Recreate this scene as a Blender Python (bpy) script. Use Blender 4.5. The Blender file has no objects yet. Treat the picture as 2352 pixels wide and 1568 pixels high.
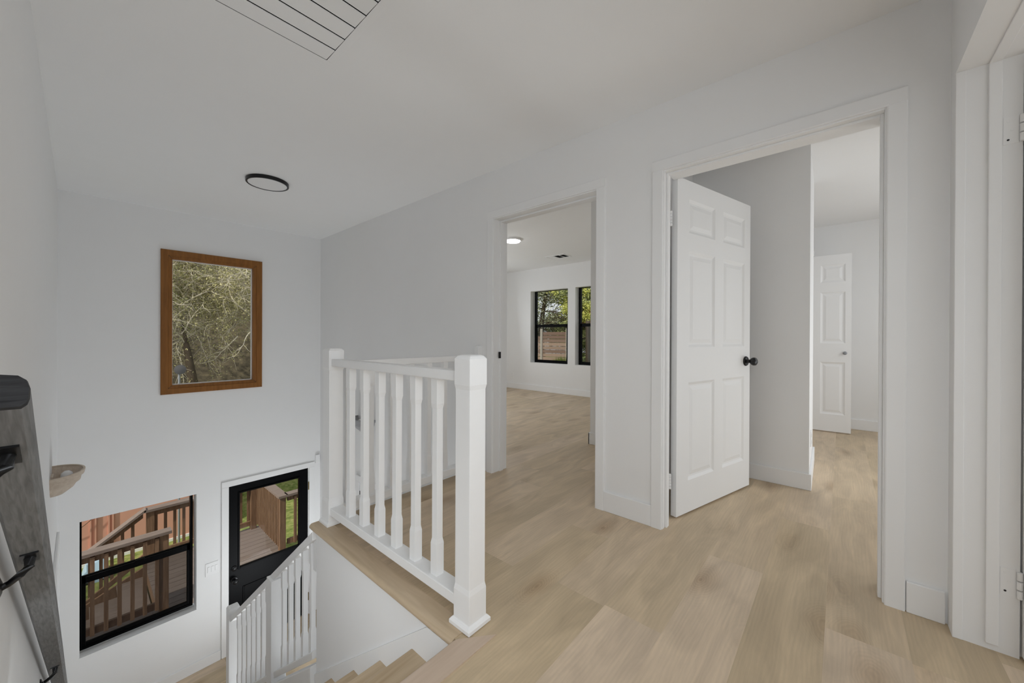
import bpy, bmesh, math, random
from mathutils import Vector, Matrix
R = math.radians
SC = bpy.context.scene
COL = SC.collection

# ------------------------------------------------------------------ camera, world, sun, fill lights, exposure
cam = bpy.data.cameras.new('camera'); cam_o = bpy.data.objects.new('camera', cam); COL.objects.link(cam_o)
cam.sensor_fit = 'HORIZONTAL'; cam.sensor_width = 36.0
cam.lens = 867.64 / 2352 * 36.0
cam.shift_y = -7.59 / 2352
cam.clip_start = 0.02; cam.clip_end = 200
yw, pt, rl = R(48.9001), R(-0.1368), R(0.2262)
F = Vector((math.sin(yw)*math.cos(pt), math.cos(yw)*math.cos(pt), math.sin(pt)))
Rt = Vector((math.cos(yw), -math.sin(yw), 0)); Up = Rt.cross(F)
R2 = Rt*math.cos(rl) + Up*math.sin(rl); U2 = -Rt*math.sin(rl) + Up*math.cos(rl)
M = Matrix((R2, U2, -F)).transposed().to_4x4(); M.translation = Vector((0, 0, 1.05))
cam_o.matrix_world = M
SC.camera = cam_o
SC.view_settings.view_transform = 'Standard'; SC.view_settings.look = 'None'
SC.view_settings.gamma = 1.0; SC.view_settings.use_curve_mapping = False
SC.view_settings.exposure = 0.0
SC.cycles.max_bounces = 14; SC.cycles.diffuse_bounces = 8; SC.cycles.transparent_max_bounces = 24

world = bpy.data.worlds.new('sky'); SC.world = world; world.use_nodes = True
wn = world.node_tree.nodes; wl = world.node_tree.links
bg = wn['Background']
tc = wn.new('ShaderNodeTexCoord'); sp = wn.new('ShaderNodeSeparateXYZ'); cr = wn.new('ShaderNodeValToRGB')
wl.new(tc.outputs['Generated'], sp.inputs[0]); wl.new(sp.outputs['Z'], cr.inputs[0])
cr.color_ramp.elements[0].position = 0.0; cr.color_ramp.elements[0].color = (0.80, 0.82, 0.84, 1)
cr.color_ramp.elements[1].position = 0.6; cr.color_ramp.elements[1].color = (0.88, 0.94, 1.0, 1)
wl.new(cr.outputs[0], bg.inputs[0]); bg.inputs[1].default_value = 0.95

sun = bpy.data.lights.new('sun', 'SUN'); sun_o = bpy.data.objects.new('sun', sun); COL.objects.link(sun_o)
sun.energy = 4.2; sun.angle = R(2); sun.color = (1, 0.93, 0.8)
sun_o.rotation_euler = (R(12), R(-48), 0)       # from the -X side, high: never enters the hall

def area(name, loc, target, sx, sy, power, color=(1, 1, 1)):
    l = bpy.data.lights.new(name, 'AREA'); l.shape = 'RECTANGLE'; l.size = sx; l.size_y = sy; l.energy = power; l.color = color
    o = bpy.data.objects.new(name, l); COL.objects.link(o); o.location = loc
    d = Vector(target) - Vector(loc); o.rotation_euler = d.to_track_quat('-Z', 'Y').to_euler()
    return o
FILLS = [   # added unseen fill lights: name, position, aim, width, height, power
    ('camera_side_fill', (0.42, -0.26, 1.30), (0.9, 1.6, 0.3), 1.0, 0.7, 15),  # big soft fill added next to the camera
    ('low_hall_fill', (0.12, 0.42, 0.42), (0.7, 2.6, -1.6), 0.4, 0.4, 1.6),  # small fill added low over the hall floor
    ('stair_fill', (-0.06, 1.45, 0.0), (0.9, 2.0, -0.4), 0.3, 0.3, 2.6),  # added fill hovering over the treads, brightens the stair wall
    ('lower_floor_fill', (1.45, 1.75, -2.0), (0.3, 4.2, -0.5), 1.1, 0.8, 5.5),  # added below the landing to brighten the lower walls
    ('foyer_up_fill', (1.62, 3.95, -2.35), (0.95, 3.9, 2.3), 0.6, 0.7, 17.5),  # added upward fill for the stairwell ceiling
    ('foyer_fill', (1.75, 3.5, -2.15), (0.2, 5.2, -2.4), 0.5, 0.5, 4),  # added fill aimed at the bottom of the back wall
    ('far_room_fill', (4.6, -1.35, 1.5), (4.4, 0.6, 0.9), 1.5, 1.3, 12.7),  # unseen fill, added to brighten the far room
    ('far_room_low_fill', (3.6, -1.3, 0.5), (3.2, 0.6, 0.3), 1.0, 0.8, 10),  # second added fill for that room, kept low
    ('bedroom_fill', (5.0, 5.3, 1.2), (4.0, 2.4, 1.6), 1.0, 1.0, 6.6),  # added fill out of view; the lit ceiling light is built separately
    ('near_bedroom_fill', (2.75, 4.9, 1.0), (4.4, 3.6, 1.6), 0.8, 1.2, 16.6),  # extra fill added out of view in the bedroom
]
for L in FILLS: area(*L, color=(.90, .955, 1.0))

# ------------------------------------------------------------------ materials
def mat(name):
    m = bpy.data.materials.new(name); m.use_nodes = True
    nt = m.node_tree; return m, nt.nodes, nt.links, nt.nodes['Principled BSDF']
def plain(name, rgb, rough=0.5, spec=0.5, metal=0.0, vary=0.03, scale=6.0, bump=0.0, bscale=300.0, emit=0.0):
    m, n, l, b = mat(name)
    t = n.new('ShaderNodeTexCoord'); nz = n.new('ShaderNodeTexNoise'); nz.inputs['Scale'].default_value = scale
    nz.inputs['Detail'].default_value = 3
    l.new(t.outputs['Object'], nz.inputs['Vector'])
    mx = n.new('ShaderNodeMix'); mx.data_type = 'RGBA'
    mx.inputs[6].default_value = tuple(c*(1-vary) for c in rgb)+(1,); mx.inputs[7].default_value = tuple(min(1, c*(1+vary)) for c in rgb)+(1,)
    l.new(nz.outputs['Fac'], mx.inputs[0]); l.new(mx.outputs[2], b.inputs['Base Color'])
    b.inputs['Roughness'].default_value = rough; b.inputs['Specular IOR Level'].default_value = spec; b.inputs['Metallic'].default_value = metal
    if bump:
        n2 = n.new('ShaderNodeTexNoise'); n2.inputs['Scale'].default_value = bscale; l.new(t.outputs['Object'], n2.inputs['Vector'])
        bp = n.new('ShaderNodeBump'); bp.inputs['Strength'].default_value = bump; bp.inputs['Distance'].default_value = 0.002
        l.new(n2.outputs['Fac'], bp.inputs['Height']); l.new(bp.outputs[0], b.inputs['Normal'])
    if emit:
        b.inputs['Emission Color'].default_value = (1, 1, 1, 1); b.inputs['Emission Strength'].default_value = emit
    return m
def wood(name, dark, light, axis='X', scale=1.0, rough=0.5, spec=0.4, knots=0.0):
    m, n, l, b = mat(name)
    t = n.new('ShaderNodeTexCoord'); mp = n.new('ShaderNodeMapping')
    s = {'X': (1.2, 14, 14), 'Y': (14, 1.2, 14), 'Z': (14, 14, 1.2)}[axis]
    mp.inputs['Scale'].default_value = tuple(c*scale for c in s)
    l.new(t.outputs['Object'], mp.inputs[0])
    nz = n.new('ShaderNodeTexNoise'); nz.inputs['Scale'].default_value = 2.2; nz.inputs['Detail'].default_value = 6; nz.inputs['Distortion'].default_value = 0.6
    l.new(mp.outputs[0], nz.inputs['Vector'])
    rp = n.new('ShaderNodeValToRGB'); rp.color_ramp.elements[0].position = .3; rp.color_ramp.elements[1].position = .72
    rp.color_ramp.elements[0].color = dark+(1,); rp.color_ramp.elements[1].color = light+(1,)
    l.new(nz.outputs['Fac'], rp.inputs[0]); l.new(rp.outputs[0], b.inputs['Base Color'])
    b.inputs['Roughness'].default_value = rough; b.inputs['Specular IOR Level'].default_value = spec
    bp = n.new('ShaderNodeBump'); bp.inputs['Strength'].default_value = 0.15; bp.inputs['Distance'].default_value = 0.002
    l.new(nz.outputs['Fac'], bp.inputs['Height']); l.new(bp.outputs[0], b.inputs['Normal'])
    return m
def plank_floor(name):
    # UV: u metres along the board, v metres across, both shifted per board; colour layer 'tone' differs per board
    m, n, l, b = mat(name)
    uv = n.new('ShaderNodeUVMap'); uv.uv_map = 'UVMap'
    vc = n.new('ShaderNodeVertexColor'); vc.layer_name = 'tone'
    sep = n.new('ShaderNodeSeparateColor'); l.new(vc.outputs['Color'], sep.inputs[0])
    mp = n.new('ShaderNodeMapping'); mp.inputs['Scale'].default_value = (1.5, 6.0, 1); l.new(uv.outputs[0], mp.inputs[0])
    n1 = n.new('ShaderNodeTexNoise'); n1.inputs['Scale'].default_value = 1.6; n1.inputs['Detail'].default_value = 5; n1.inputs['Distortion'].default_value = 1.2
    l.new(mp.outputs[0], n1.inputs['Vector'])
    mp2 = n.new('ShaderNodeMapping'); mp2.inputs['Scale'].default_value = (3.5, 130.0, 1); l.new(uv.outputs[0], mp2.inputs[0])
    n2 = n.new('ShaderNodeTexNoise'); n2.inputs['Scale'].default_value = 1.0; n2.inputs['Detail'].default_value = 3; l.new(mp2.outputs[0], n2.inputs['Vector'])
    # cathedral grain
    mp3 = n.new('ShaderNodeMapping'); mp3.inputs['Scale'].default_value = (1.5, 7.0, 1); l.new(uv.outputs[0], mp3.inputs[0])
    wv = n.new('ShaderNodeTexWave'); wv.wave_type = 'RINGS'; wv.inputs['Scale'].default_value = 3.2; wv.inputs['Distortion'].default_value = 9.0
    wv.inputs['Detail'].default_value = 2.0; wv.inputs['Detail Scale'].default_value = 0.9; l.new(mp3.outputs[0], wv.inputs['Vector'])
    # base tone
    tone = n.new('ShaderNodeValToRGB'); e = tone.color_ramp.elements
    e[0].position = 0.0; e[0].color = FLOOR_A+(1,); e[1].position = 1.0; e[1].color = FLOOR_C+(1,)
    k = e.new(0.5); k.color = FLOOR_B+(1,)
    l.new(sep.outputs[0], tone.inputs[0])
    def mul(a, fac, lo, hi):
        r = n.new('ShaderNodeMapRange'); r.inputs['From Min'].default_value = .25; r.inputs['From Max'].default_value = .75
        r.inputs['To Min'].default_value = lo; r.inputs['To Max'].default_value = hi; l.new(fac, r.inputs[0])
        x = n.new('ShaderNodeMix'); x.data_type = 'RGBA'; x.blend_type = 'MULTIPLY'; x.inputs[0].default_value = 1
        l.new(a, x.inputs[6]); l.new(r.outputs[0], x.inputs[7]); return x.outputs[2]
    c = mul(tone.outputs[0], n1.outputs['Fac'], .79, 1.13)
    c = mul(c, n2.outputs['Fac'], .95, 1.05)
    c = mul(c, wv.outputs['Fac'], .975, 1.015)
    # knots
    mp4 = n.new('ShaderNodeMapping'); mp4.inputs['Scale'].default_value = (1.0, 2.3, 1); l.new(uv.outputs[0], mp4.inputs[0])
    nd = n.new('ShaderNodeTexNoise'); nd.inputs['Scale'].default_value = 5.0; nd.inputs['Detail'].default_value = 2; l.new(mp4.outputs[0], nd.inputs['Vector'])
    vs_ = n.new('ShaderNodeVectorMath'); vs_.operation = 'SCALE'; vs_.inputs['Scale'].default_value = .10; l.new(nd.outputs['Color'], vs_.inputs[0])
    va = n.new('ShaderNodeVectorMath'); va.operation = 'ADD'; l.new(mp4.outputs[0], va.inputs[0]); l.new(vs_.outputs[0], va.inputs[1])
    vo = n.new('ShaderNodeTexVoronoi'); vo.inputs['Scale'].default_value = 1.9; l.new(va.outputs[0], vo.inputs['Vector'])
    kr = n.new('ShaderNodeValToRGB'); ke = kr.color_ramp.elements
    ke[0].position = 0.012; ke[0].color = (.34, .27, .21, 1); ke[1].position = .32; ke[1].color = (1, 1, 1, 1)
    k2 = ke.new(.06); k2.color = (.70, .64, .58, 1)
    l.new(vo.outputs['Distance'], kr.inputs[0])
    x = n.new('ShaderNodeMix'); x.data_type = 'RGBA'; x.blend_type = 'MULTIPLY'; x.inputs[0].default_value = .9
    l.new(c, x.inputs[6]); l.new(kr.outputs[0], x.inputs[7])
    # growth rings that close round the knots and fade away from them
    sn = n.new('ShaderNodeMath'); sn.operation = 'MULTIPLY'; sn.inputs[1].default_value = 210.0; l.new(vo.outputs['Distance'], sn.inputs[0])
    si = n.new('ShaderNodeMath'); si.operation = 'SINE'; l.new(sn.outputs[0], si.inputs[0])
    fr_ = n.new('ShaderNodeMapRange'); fr_.inputs['From Min'].default_value = .05; fr_.inputs['From Max'].default_value = .42
    fr_.inputs['To Min'].default_value = .055; fr_.inputs['To Max'].default_value = .004; l.new(vo.outputs['Distance'], fr_.inputs[0])
    ma = n.new('ShaderNodeMath'); ma.operation = 'MULTIPLY_ADD'; ma.inputs[2].default_value = 1.0; l.new(si.outputs[0], ma.inputs[0]); l.new(fr_.outputs[0], ma.inputs[1])
    y_ = n.new('ShaderNodeMix'); y_.data_type = 'RGBA'; y_.blend_type = 'MULTIPLY'; y_.inputs[0].default_value = 1.0
    l.new(x.outputs[2], y_.inputs[6]); l.new(ma.outputs[0], y_.inputs[7]); x = y_
    l.new(x.outputs[2], b.inputs['Base Color'])
    b.inputs['Roughness'].default_value = 0.42; b.inputs['Specular IOR Level'].default_value = 0.35
    return m
FLOOR_A = (.535, .418, .272); FLOOR_B = (.61, .48, .332); FLOOR_C = (.665, .53, .392)

M_WALL = plain('white wall paint', (.84, .84, .84), .7, .25, vary=.01, bump=.08, bscale=180)
M_CEIL = plain('white ceiling paint', (.84, .84, .84), .8, .2, vary=.01, bump=.08, bscale=150)
M_TRIM = plain('white trim enamel', (.85, .85, .85), .5, .3, vary=.01)
M_DOOR = plain('white door enamel', (.85, .85, .85), .5, .3, vary=.01)
M_RAIL = plain('white railing enamel', (.87, .87, .87), .45, .35, vary=.015, scale=20)
M_BLACK = plain('black door paint', (.0012, .0012, .0018), .4, .07, vary=.1)
M_BFRAME = plain('black window frame', (.0012, .0012, .0015), .4, .07, vary=.1)
M_BMETAL = plain('black metal', (.012, .012, .013), .3, .5, metal=.4, vary=.1)
M_BRASS = plain('aged brass', (.25, .19, .09), .4, .5, metal=.8)
M_RECESS_SHADE = plain('painted recess shade', (.004, .004, .004), .9, .1)  # black colour standing for the shade inside vent openings
M_FLOOR = plank_floor('oak plank flooring')
M_OAKX = wood('oak stair tread', (.42, .31, .19), (.57, .445, .30), 'X', 1.0, .45)
M_OAKY = wood('oak landing nosing', (.48, .365, .24), (.64, .51, .36), 'Y', 1.0, .45)
M_OAKP = wood('pale oak stair nosing', (.52, .40, .30), (.60, .475, .37), 'X', 1.4, .45)
M_WINWOOD = wood('varnished pine window casing', (.20, .078, .016), (.29, .120, .028), 'Z', 1.5, .45, .25)
M_HAND = wood('grey weathered wood handrail', (.12, .12, .12), (.23, .23, .23), 'Y', 5.0, .55)
M_HANDEND = wood('dark end grain', (.006, .006, .007), (.04, .04, .043), 'X', 4.0, .6)
M_DECK = wood('brown stained deck board', (.14, .105, .088), (.215, .17, .147), 'X', 1.2, .7)
M_DRAIL = wood('brown stained deck railing', (.135, .076, .043), (.24, .145, .088), 'Z', 1.5, .65)
M_DCAP = wood('weathered railing cap', (.165, .122, .104), (.24, .19, .165), 'X', 1.5, .7)
M_SCON = wood('beige sconce shell', (.50, .41, .32), (.62, .53, .44), 'Y', 1.5, .55)
M_SCON_SHADE = plain('sconce shell painted in shade', (.33, .33, .34), .5)  # same shell as the beige sconce, with shade put in as grey
M_DIFF = plain('unlit lamp diffuser', (.80, .80, .80), .5)
M_LIT = plain('lit lamp diffuser', (.9, .9, .9), .5, emit=9.0)
M_SALMON = plain('salmon stucco', (.66, .35, .265), .85, .2, vary=.06, scale=2.0)
M_BARK = plain('bark', (.085, .065, .045), .9, .1, vary=.4, scale=14)
M_TWIG = plain('pale twigs', (.62, .56, .46), .85, .1, vary=.3, scale=3)
M_POST = plain('pale fence post', (.58, .54, .5), .7)
M_BLUE = plain('pale blue tarpaulin', (.30, .42, .52), .6, vary=.12)
M_GALV = plain('galvanised metal', (.30, .31, .33), .5, metal=.3)
def leafmat(name, a, bcol):
    m, n, l, b = mat(name)
    g = n.new('ShaderNodeNewGeometry'); rp = n.new('ShaderNodeValToRGB')
    rp.color_ramp.elements[0].color = a+(1,); rp.color_ramp.elements[1].color = bcol+(1,)
    l.new(g.outputs['Random Per Island'], rp.inputs[0]); l.new(rp.outputs[0], b.inputs['Base Color'])
    b.inputs['Roughness'].default_value = .7; b.inputs['Specular IOR Level'].default_value = .2
    tr = n.new('ShaderNodeBsdfTranslucent'); l.new(rp.outputs[0], tr.inputs[0])
    mx = n.new('ShaderNodeMixShader'); mx.inputs[0].default_value = .3
    l.new(b.outputs[0], mx.inputs[1]); l.new(tr.outputs[0], mx.inputs[2]); l.new(mx.outputs[0], n['Material Output'].inputs[0])
    return m
M_FENCE = leafmat('weathered fence board', (.34, .22, .175), (.66, .49, .40))
M_LEAF1 = leafmat('yellow green leaves', (.24, .225, .11), (.68, .63, .34))
M_LEAF2 = leafmat('olive green leaves', (.11, .12, .055), (.46, .46, .22))
M_LEAF5 = leafmat('sunlit yard leaves', (.16, .20, .07), (.62, .64, .30))
M_LEAF6 = leafmat('bright yellow green yard leaves', (.30, .34, .08), (.80, .78, .26))
M_LEAF3 = leafmat('orange autumn leaves', (.55, .22, .06), (.85, .50, .24))
M_LEAF4 = leafmat('grey green leaves', (.16, .18, .11), (.66, .68, .50))
def ground_mat(name, a, bcol, cc, scale):
    m, n, l, b = mat(name)
    t = n.new('ShaderNodeTexCoord'); nz = n.new('ShaderNodeTexNoise'); nz.inputs['Scale'].default_value = scale; nz.inputs['Detail'].default_value = 8
    nz.inputs['Roughness'].default_value = .7
    l.new(t.outputs['Object'], nz.inputs['Vector'])
    rp = n.new('ShaderNodeValToRGB'); e = rp.color_ramp.elements
    e[0].position = .35; e[0].color = a+(1,); e[1].position = .68; e[1].color = cc+(1,); k = e.new(.5); k.color = bcol+(1,)
    l.new(nz.outputs['Fac'], rp.inputs[0]); l.new(rp.outputs[0], b.inputs['Base Color']); b.inputs['Roughness'].default_value = .95
    b.inputs['Specular IOR Level'].default_value = .1
    return m
M_GRASS = ground_mat('grass and fallen leaves', (.10, .13, .03), (.20, .24, .07), (.36, .33, .14), 9)
M_HILL = ground_mat('leaf littered hillside', (.03, .025, .017), (.07, .058, .038), (.13, .105, .065), 5)
def glassmat():
    m, n, l, b = mat('window glass')
    tr = n.new('ShaderNodeBsdfTransparent'); tr.inputs[0].default_value = (.93, .94, .94, 1)
    gl = n.new('ShaderNodeBsdfGlossy'); gl.inputs['Roughness'].default_value = .02
    mx = n.new('ShaderNodeMixShader'); mx.inputs[0].default_value = .003
    l.new(tr.outputs[0], mx.inputs[1]); l.new(gl.outputs[0], mx.inputs[2]); l.new(mx.outputs[0], n['Material Output'].inputs[0])
    return m
M_GLASS = glassmat()
def screenmat():
    m, n, l, b = mat('insect screen')
    tr = n.new('ShaderNodeBsdfTransparent'); df = n.new('ShaderNodeBsdfDiffuse'); df.inputs[0].default_value = (.03, .03, .032, 1)
    mx = n.new('ShaderNodeMixShader'); mx.inputs[0].default_value = .30
    l.new(tr.outputs[0], mx.inputs[1]); l.new(df.outputs[0], mx.inputs[2]); l.new(mx.outputs[0], n['Material Output'].inputs[0])
    return m
M_SCREEN = screenmat()

# ------------------------------------------------------------------ mesh helpers
class MB:
    def __init__(s): s.v = []; s.f = []
    def add(s, vs, fs):
        o = len(s.v); s.v += [tuple(v) for v in vs]; s.f += [tuple(i+o for i in f) for f in fs]; return s
    def box(s, x0, x1, y0, y1, z0, z1):
        if x0 > x1: x0, x1 = x1, x0
        if y0 > y1: y0, y1 = y1, y0
        if z0 > z1: z0, z1 = z1, z0
        return s.add([(x0,y0,z0),(x1,y0,z0),(x1,y1,z0),(x0,y1,z0),(x0,y0,z1),(x1,y0,z1),(x1,y1,z1),(x0,y1,z1)],
                     [(0,3,2,1),(4,5,6,7),(0,1,5,4),(1,2,6,5),(2,3,7,6),(3,0,4,7)])
    def prism(s, pts, vec):
        # planar loop pts swept along vec
        n = len(pts); a = [Vector(p) for p in pts]; b = [p+Vector(vec) for p in a]
        fs = [tuple(range(n))[::-1], tuple(range(n, 2*n))] + [(i, (i+1) % n, n+(i+1) % n, n+i) for i in range(n)]
        return s.add(a+b, fs)
    def rings(s, rr, cap0=True, cap1=True):
        n = len(rr[0]); vs = [p for r in rr for p in r]; fs = []
        for k in range(len(rr)-1):
            for i in range(n):
                fs.append((k*n+i, k*n+(i+1) % n, (k+1)*n+(i+1) % n, (k+1)*n+i))
        if cap0: fs.append(tuple(range(n))[::-1])
        if cap1: fs.append(tuple((len(rr)-1)*n+i for i in range(n)))
        return s.add(vs, fs)
    def post(s, cx, cy, prof):
        # square section turned/chamfered post: prof = [(z, half width), ...]
        return s.rings([[(cx-h,cy-h,z),(cx+h,cy-h,z),(cx+h,cy+h,z),(cx-h,cy+h,z)] for z, h in prof])
    def lathe(s, c, axis, prof, n=32, a0=0.0, a1=2*math.pi):
        # prof: (radius, distance along axis)
        ax = Vector(axis).normalized(); u = ax.orthogonal().normalized(); w = ax.cross(u); c = Vector(c)
        rr = []
        for r, d in prof:
            rr.append([c+ax*d+(u*math.cos(a0+(a1-a0)*i/n)+w*math.sin(a0+(a1-a0)*i/n))*max(r, 1e-5) for i in range(n)])
        return s.rings(rr)
    def tube(s, pts, rads, n=6):
        pts = [Vector(p) for p in pts]; rr = []
        for i, p in enumerate(pts):
            d = (pts[min(i+1, len(pts)-1)]-pts[max(i-1, 0)]); d = d.normalized() if d.length > 1e-9 else Vector((0, 0, 1))
            u = d.cross(Vector((.31, .17, .93))); u = u.normalized() if u.length > 1e-6 else d.orthogonal().normalized(); w = d.cross(u)
            r = rads[i] if isinstance(rads, (list, tuple)) else rads
            rr.append([p+(u*math.cos(2*math.pi*k/n)+w*math.sin(2*math.pi*k/n))*r for k in range(n)])
        return s.rings(rr)
    def build(s, name, m, parent=None, bevel=0.0, smooth=False, recalc=True):
        me = bpy.data.meshes.new(name); me.from_pydata(s.v, [], s.f)
        if recalc:
            bm = bmesh.new(); bm.from_mesh(me); bmesh.ops.recalc_face_normals(bm, faces=bm.faces)
            bm.to_mesh(me); bm.free()
        me.materials.append(m)
        o = bpy.data.objects.new(name, me); COL.objects.link(o)
        if parent: o.parent = parent
        if bevel:
            b = o.modifiers.new('bevel', 'BEVEL'); b.width = bevel; b.segments = 2; b.limit_method = 'ANGLE'; b.angle_limit = R(40)
        if smooth:
            for p in me.polygons: p.use_smooth = True
            try: me.set_sharp_from_angle(angle=R(40))
            except Exception: pass
        return o
def bx(*a): return MB().box(*a)
def struct(o, label=None):
    o['kind'] = 'structure'
    if label: o['label'] = label
    return o
def thing(name, label, cat, loc=(0, 0, 0), group=None):
    # children are built in world coordinates; the empty's offset is taken back out of them by fix()
    o = bpy.data.objects.new(name, None); COL.objects.link(o); o.location = loc; o.empty_display_size = .1
    o['label'] = label; o['category'] = cat
    if group: o['group'] = group
    return o
def tag(o, label, cat, group=None):
    o['label'] = label; o['category'] = cat
    if group: o['group'] = group
    return o
def fix(root):
    # children of an empty were modelled in world coordinates: keep them there
    for c in root.children:
        c.matrix_parent_inverse = Matrix.Translation(-Vector(root.location))
def senv(name, label=None):
    o = bpy.data.objects.new(name, None); COL.objects.link(o); o['kind'] = 'structure'
    if label: o['label'] = label
    return o

# ------------------------------------------------------------------ dimensions (metres; upper floor at z = 0)
XL, XR, XRB = -0.124, 2.105, 2.255        # hall left wall, right wall and its room side
YB = 5.208                                 # foyer end wall
ZC, ZCB, ZL = 2.337, 2.40, -2.551          # hall ceiling, bedroom ceiling, lower floor
Y0 = 1.012                                 # top riser of the stairs
XF = 5.915                                 # far wall of the rooms
YLE = 2.235                                # far edge of the landing
DHEAD = 1.966

# ------------------------------------------------------------------ walls
def wall_holes(name, axis, p0, p1, u0, u1, z0, z1, holes, m=M_WALL):
    """box wall with rectangular openings; axis 'X' = wall plane normal X (u is Y)"""
    us = sorted({u0, u1, *[h[0] for h in holes], *[h[1] for h in holes]})
    mb = MB()
    for a, b in zip(us, us[1:]):
        mid = (a+b)/2; spans = sorted((h[2], h[3]) for h in holes if h[0] < mid < h[1]); z = z0
        segs = []
        for s0, s1 in spans:
            if s0 > z: segs.append((z, s0))
            z = s1
        if z < z1: segs.append((z, z1))
        for s0, s1 in segs:
            mb.box(p0, p1, a, b, s0, s1) if axis == 'X' else mb.box(a, b, p0, p1, s0, s1)
    return struct(mb.build(name, m))
A0, A1 = 1.130, 2.040       # doorway into the bedroom (rough opening along Y)
B0, B1 = -0.138, 0.752      # doorway with the open panelled door
wall_holes('wall_left', 'X', XL-.15, XL, -1.6, YB+.15, ZL-.2, ZC+.1, [])
wall_holes('wall_back', 'Y', YB, YB+.15, XL, XR+.30, ZL-.2, ZC+.1,
           [(.605, 1.368, .510, 1.872), (.005, .832, -1.886, -.645), (1.106, 1.965, ZL-.02, -.640)])
wall_holes('wall_right', 'X', XR, XRB, -.30, YB, ZL-.2, ZC+.1,
           [(A0, A1, -.03, DHEAD+.012), (B0, B1, -.03, DHEAD+.012)])
# stub and header of the wall at the right edge of the picture
w = MB(); w.box(2.03, XRB, -.445, -.299, 0, 1.985); w.box(XL, XRB, -.445, -.299, 1.985, ZC+.1); w.box(XL, 1.25, -.445, -.31, 0, 1.985); w.box(2.05, XRB, -1.7, -.445, 0, ZC+.1)
struct(w.build('wall_near', M_WALL))
struct(bx(.868, .985, 1.04, 2.19, ZL, -.04).build('wall_stair', M_WALL))
struct(bx(.985, XR, 1.0, 1.1, ZL, -.26).build('wall_lower', M_WALL))
# ceilings
struct(bx(XL-.15, XR+.02, -1.6, YB+.1, ZC, ZC+.12).build('ceiling', M_CEIL))
struct(bx(XRB-.02, XF+.2, -1.7, 5.75, ZCB, ZCB+.12).build('ceiling_rooms', M_CEIL))
# rooms behind the right wall
wall_holes('wall_far', 'X', XF, XF+.16, -1.7, 5.75, -.2, ZCB+.05,
           [(3.800, 4.672, .553, 1.962), (2.765, 3.640, .553, 1.962)])
struct(bx(XRB, XF, 5.60, 5.75, -.2, ZCB+.05).build('wall_bedroom', M_WALL))
struct(bx(XRB, XF, -1.7, -1.6, -.2, ZCB+.05).build('wall_end', M_WALL))
# closet block between the two rooms (its corner is seen through both doorways)
cb = MB().prism([(3.325, .166, 0), (4.19, .186, 0), (4.19, 1.0, 0), (XF, 1.0, 0), (XF, 1.87, 0), (3.325, 1.87, 0)], (0, 0, ZCB+.02))
struct(cb.build('wall_closet', M_WALL))
struct(bx(XRB, 3.33, .93, 1.02, 0, ZCB+.02).build('wall_partition', M_WALL))

# ------------------------------------------------------------------ floors: boards laid along X
rng = random.Random(11)
PW = 0.2185; PY0 = 0.041
def plank_rows(rects, z, name, joint_fix, seed, pw=PW, py0=PY0, L=1.52):
    me = bpy.data.meshes.new(name); bm = bmesh.new()
    uvl = bm.loops.layers.uv.new('UVMap'); cl = bm.loops.layers.float_color.new('tone')
    for (x0, x1, y0, y1) in rects:
        r0 = math.floor((y0-py0)/pw); r1 = math.floor((y1-py0-1e-6)/pw)
        for r in range(r0, r1+1):
            rr = random.Random(seed*977+r*131)
            ph = joint_fix.get(r, rr.uniform(0, L))
            ya, yb = max(y0, py0+r*pw), min(y1, py0+(r+1)*pw)
            k0 = math.floor((x0-ph)/L); k1 = math.floor((x1-ph-1e-6)/L)
            for k in range(k0, k1+1):
                xa, xb = max(x0, ph+k*L), min(x1, ph+(k+1)*L)
                pr = random.Random(seed*7919+r*613+k*37); tone = TONE.get((r, k), pr.uniform(.1, .9)); du, dv = pr.uniform(0, 40), pr.uniform(0, 40)
                vs = [bm.verts.new(p) for p in ((xa, ya, z), (xb, ya, z), (xb, yb, z), (xa, yb, z))]
                f = bm.faces.new(vs)
                for lp in f.loops:
                    c = lp.vert.co; lp[uvl].uv = (c.x+du, c.y-py0-r*pw+dv*1.0); lp[cl] = (tone, tone, tone, 1)
    bm.to_mesh(me); bm.free(); me.materials.append(M_FLOOR)
    o = bpy.data.objects.new(name, me); COL.objects.link(o); return struct(o)
TONE = {(3, -1): .12, (3, 0): .55, (2, -1): .92, (2, 0): .30, (1, -1): .80, (1, 0): .40, (0, -1): .15, (0, 0): .62, (-1, -1): .85, (-1, 0): .35, (4, 0): .2, (4, -1): .5, (5, 0): .6, (6, 0): .3}
plank_rows([(XL, XR+.02, -1.6, Y0-.1), (.86, XR+.02, Y0-.1, Y0), (.93, XR+.02, Y0, YLE-.03), (XR+.02, XF, -1.6, 5.6)], 0.0, 'floor',
           {3: 1.351, 2: 1.36, 1: 2.01, 0: 2.70, -1: 1.785, 4: .3}, 5)
sb = MB(); sb.box(XL, XRB, -1.6, Y0-.02, -.25, -.004); sb.box(.90, XRB, Y0-.02, YLE-.02, -.25, -.004); sb.box(XRB, XF, -1.6, 5.6, -.25, -.004)
struct(sb.build('floor_slab', M_WALL))
TONE = {}
plank_rows([(XL, XR, 2.0, YB)], ZL, 'floor_lower', {}, 9)
struct(bx(XL, XR, 1.0, YB, ZL-.15, ZL-.004).build('floor_lower_slab', M_WALL))

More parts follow.
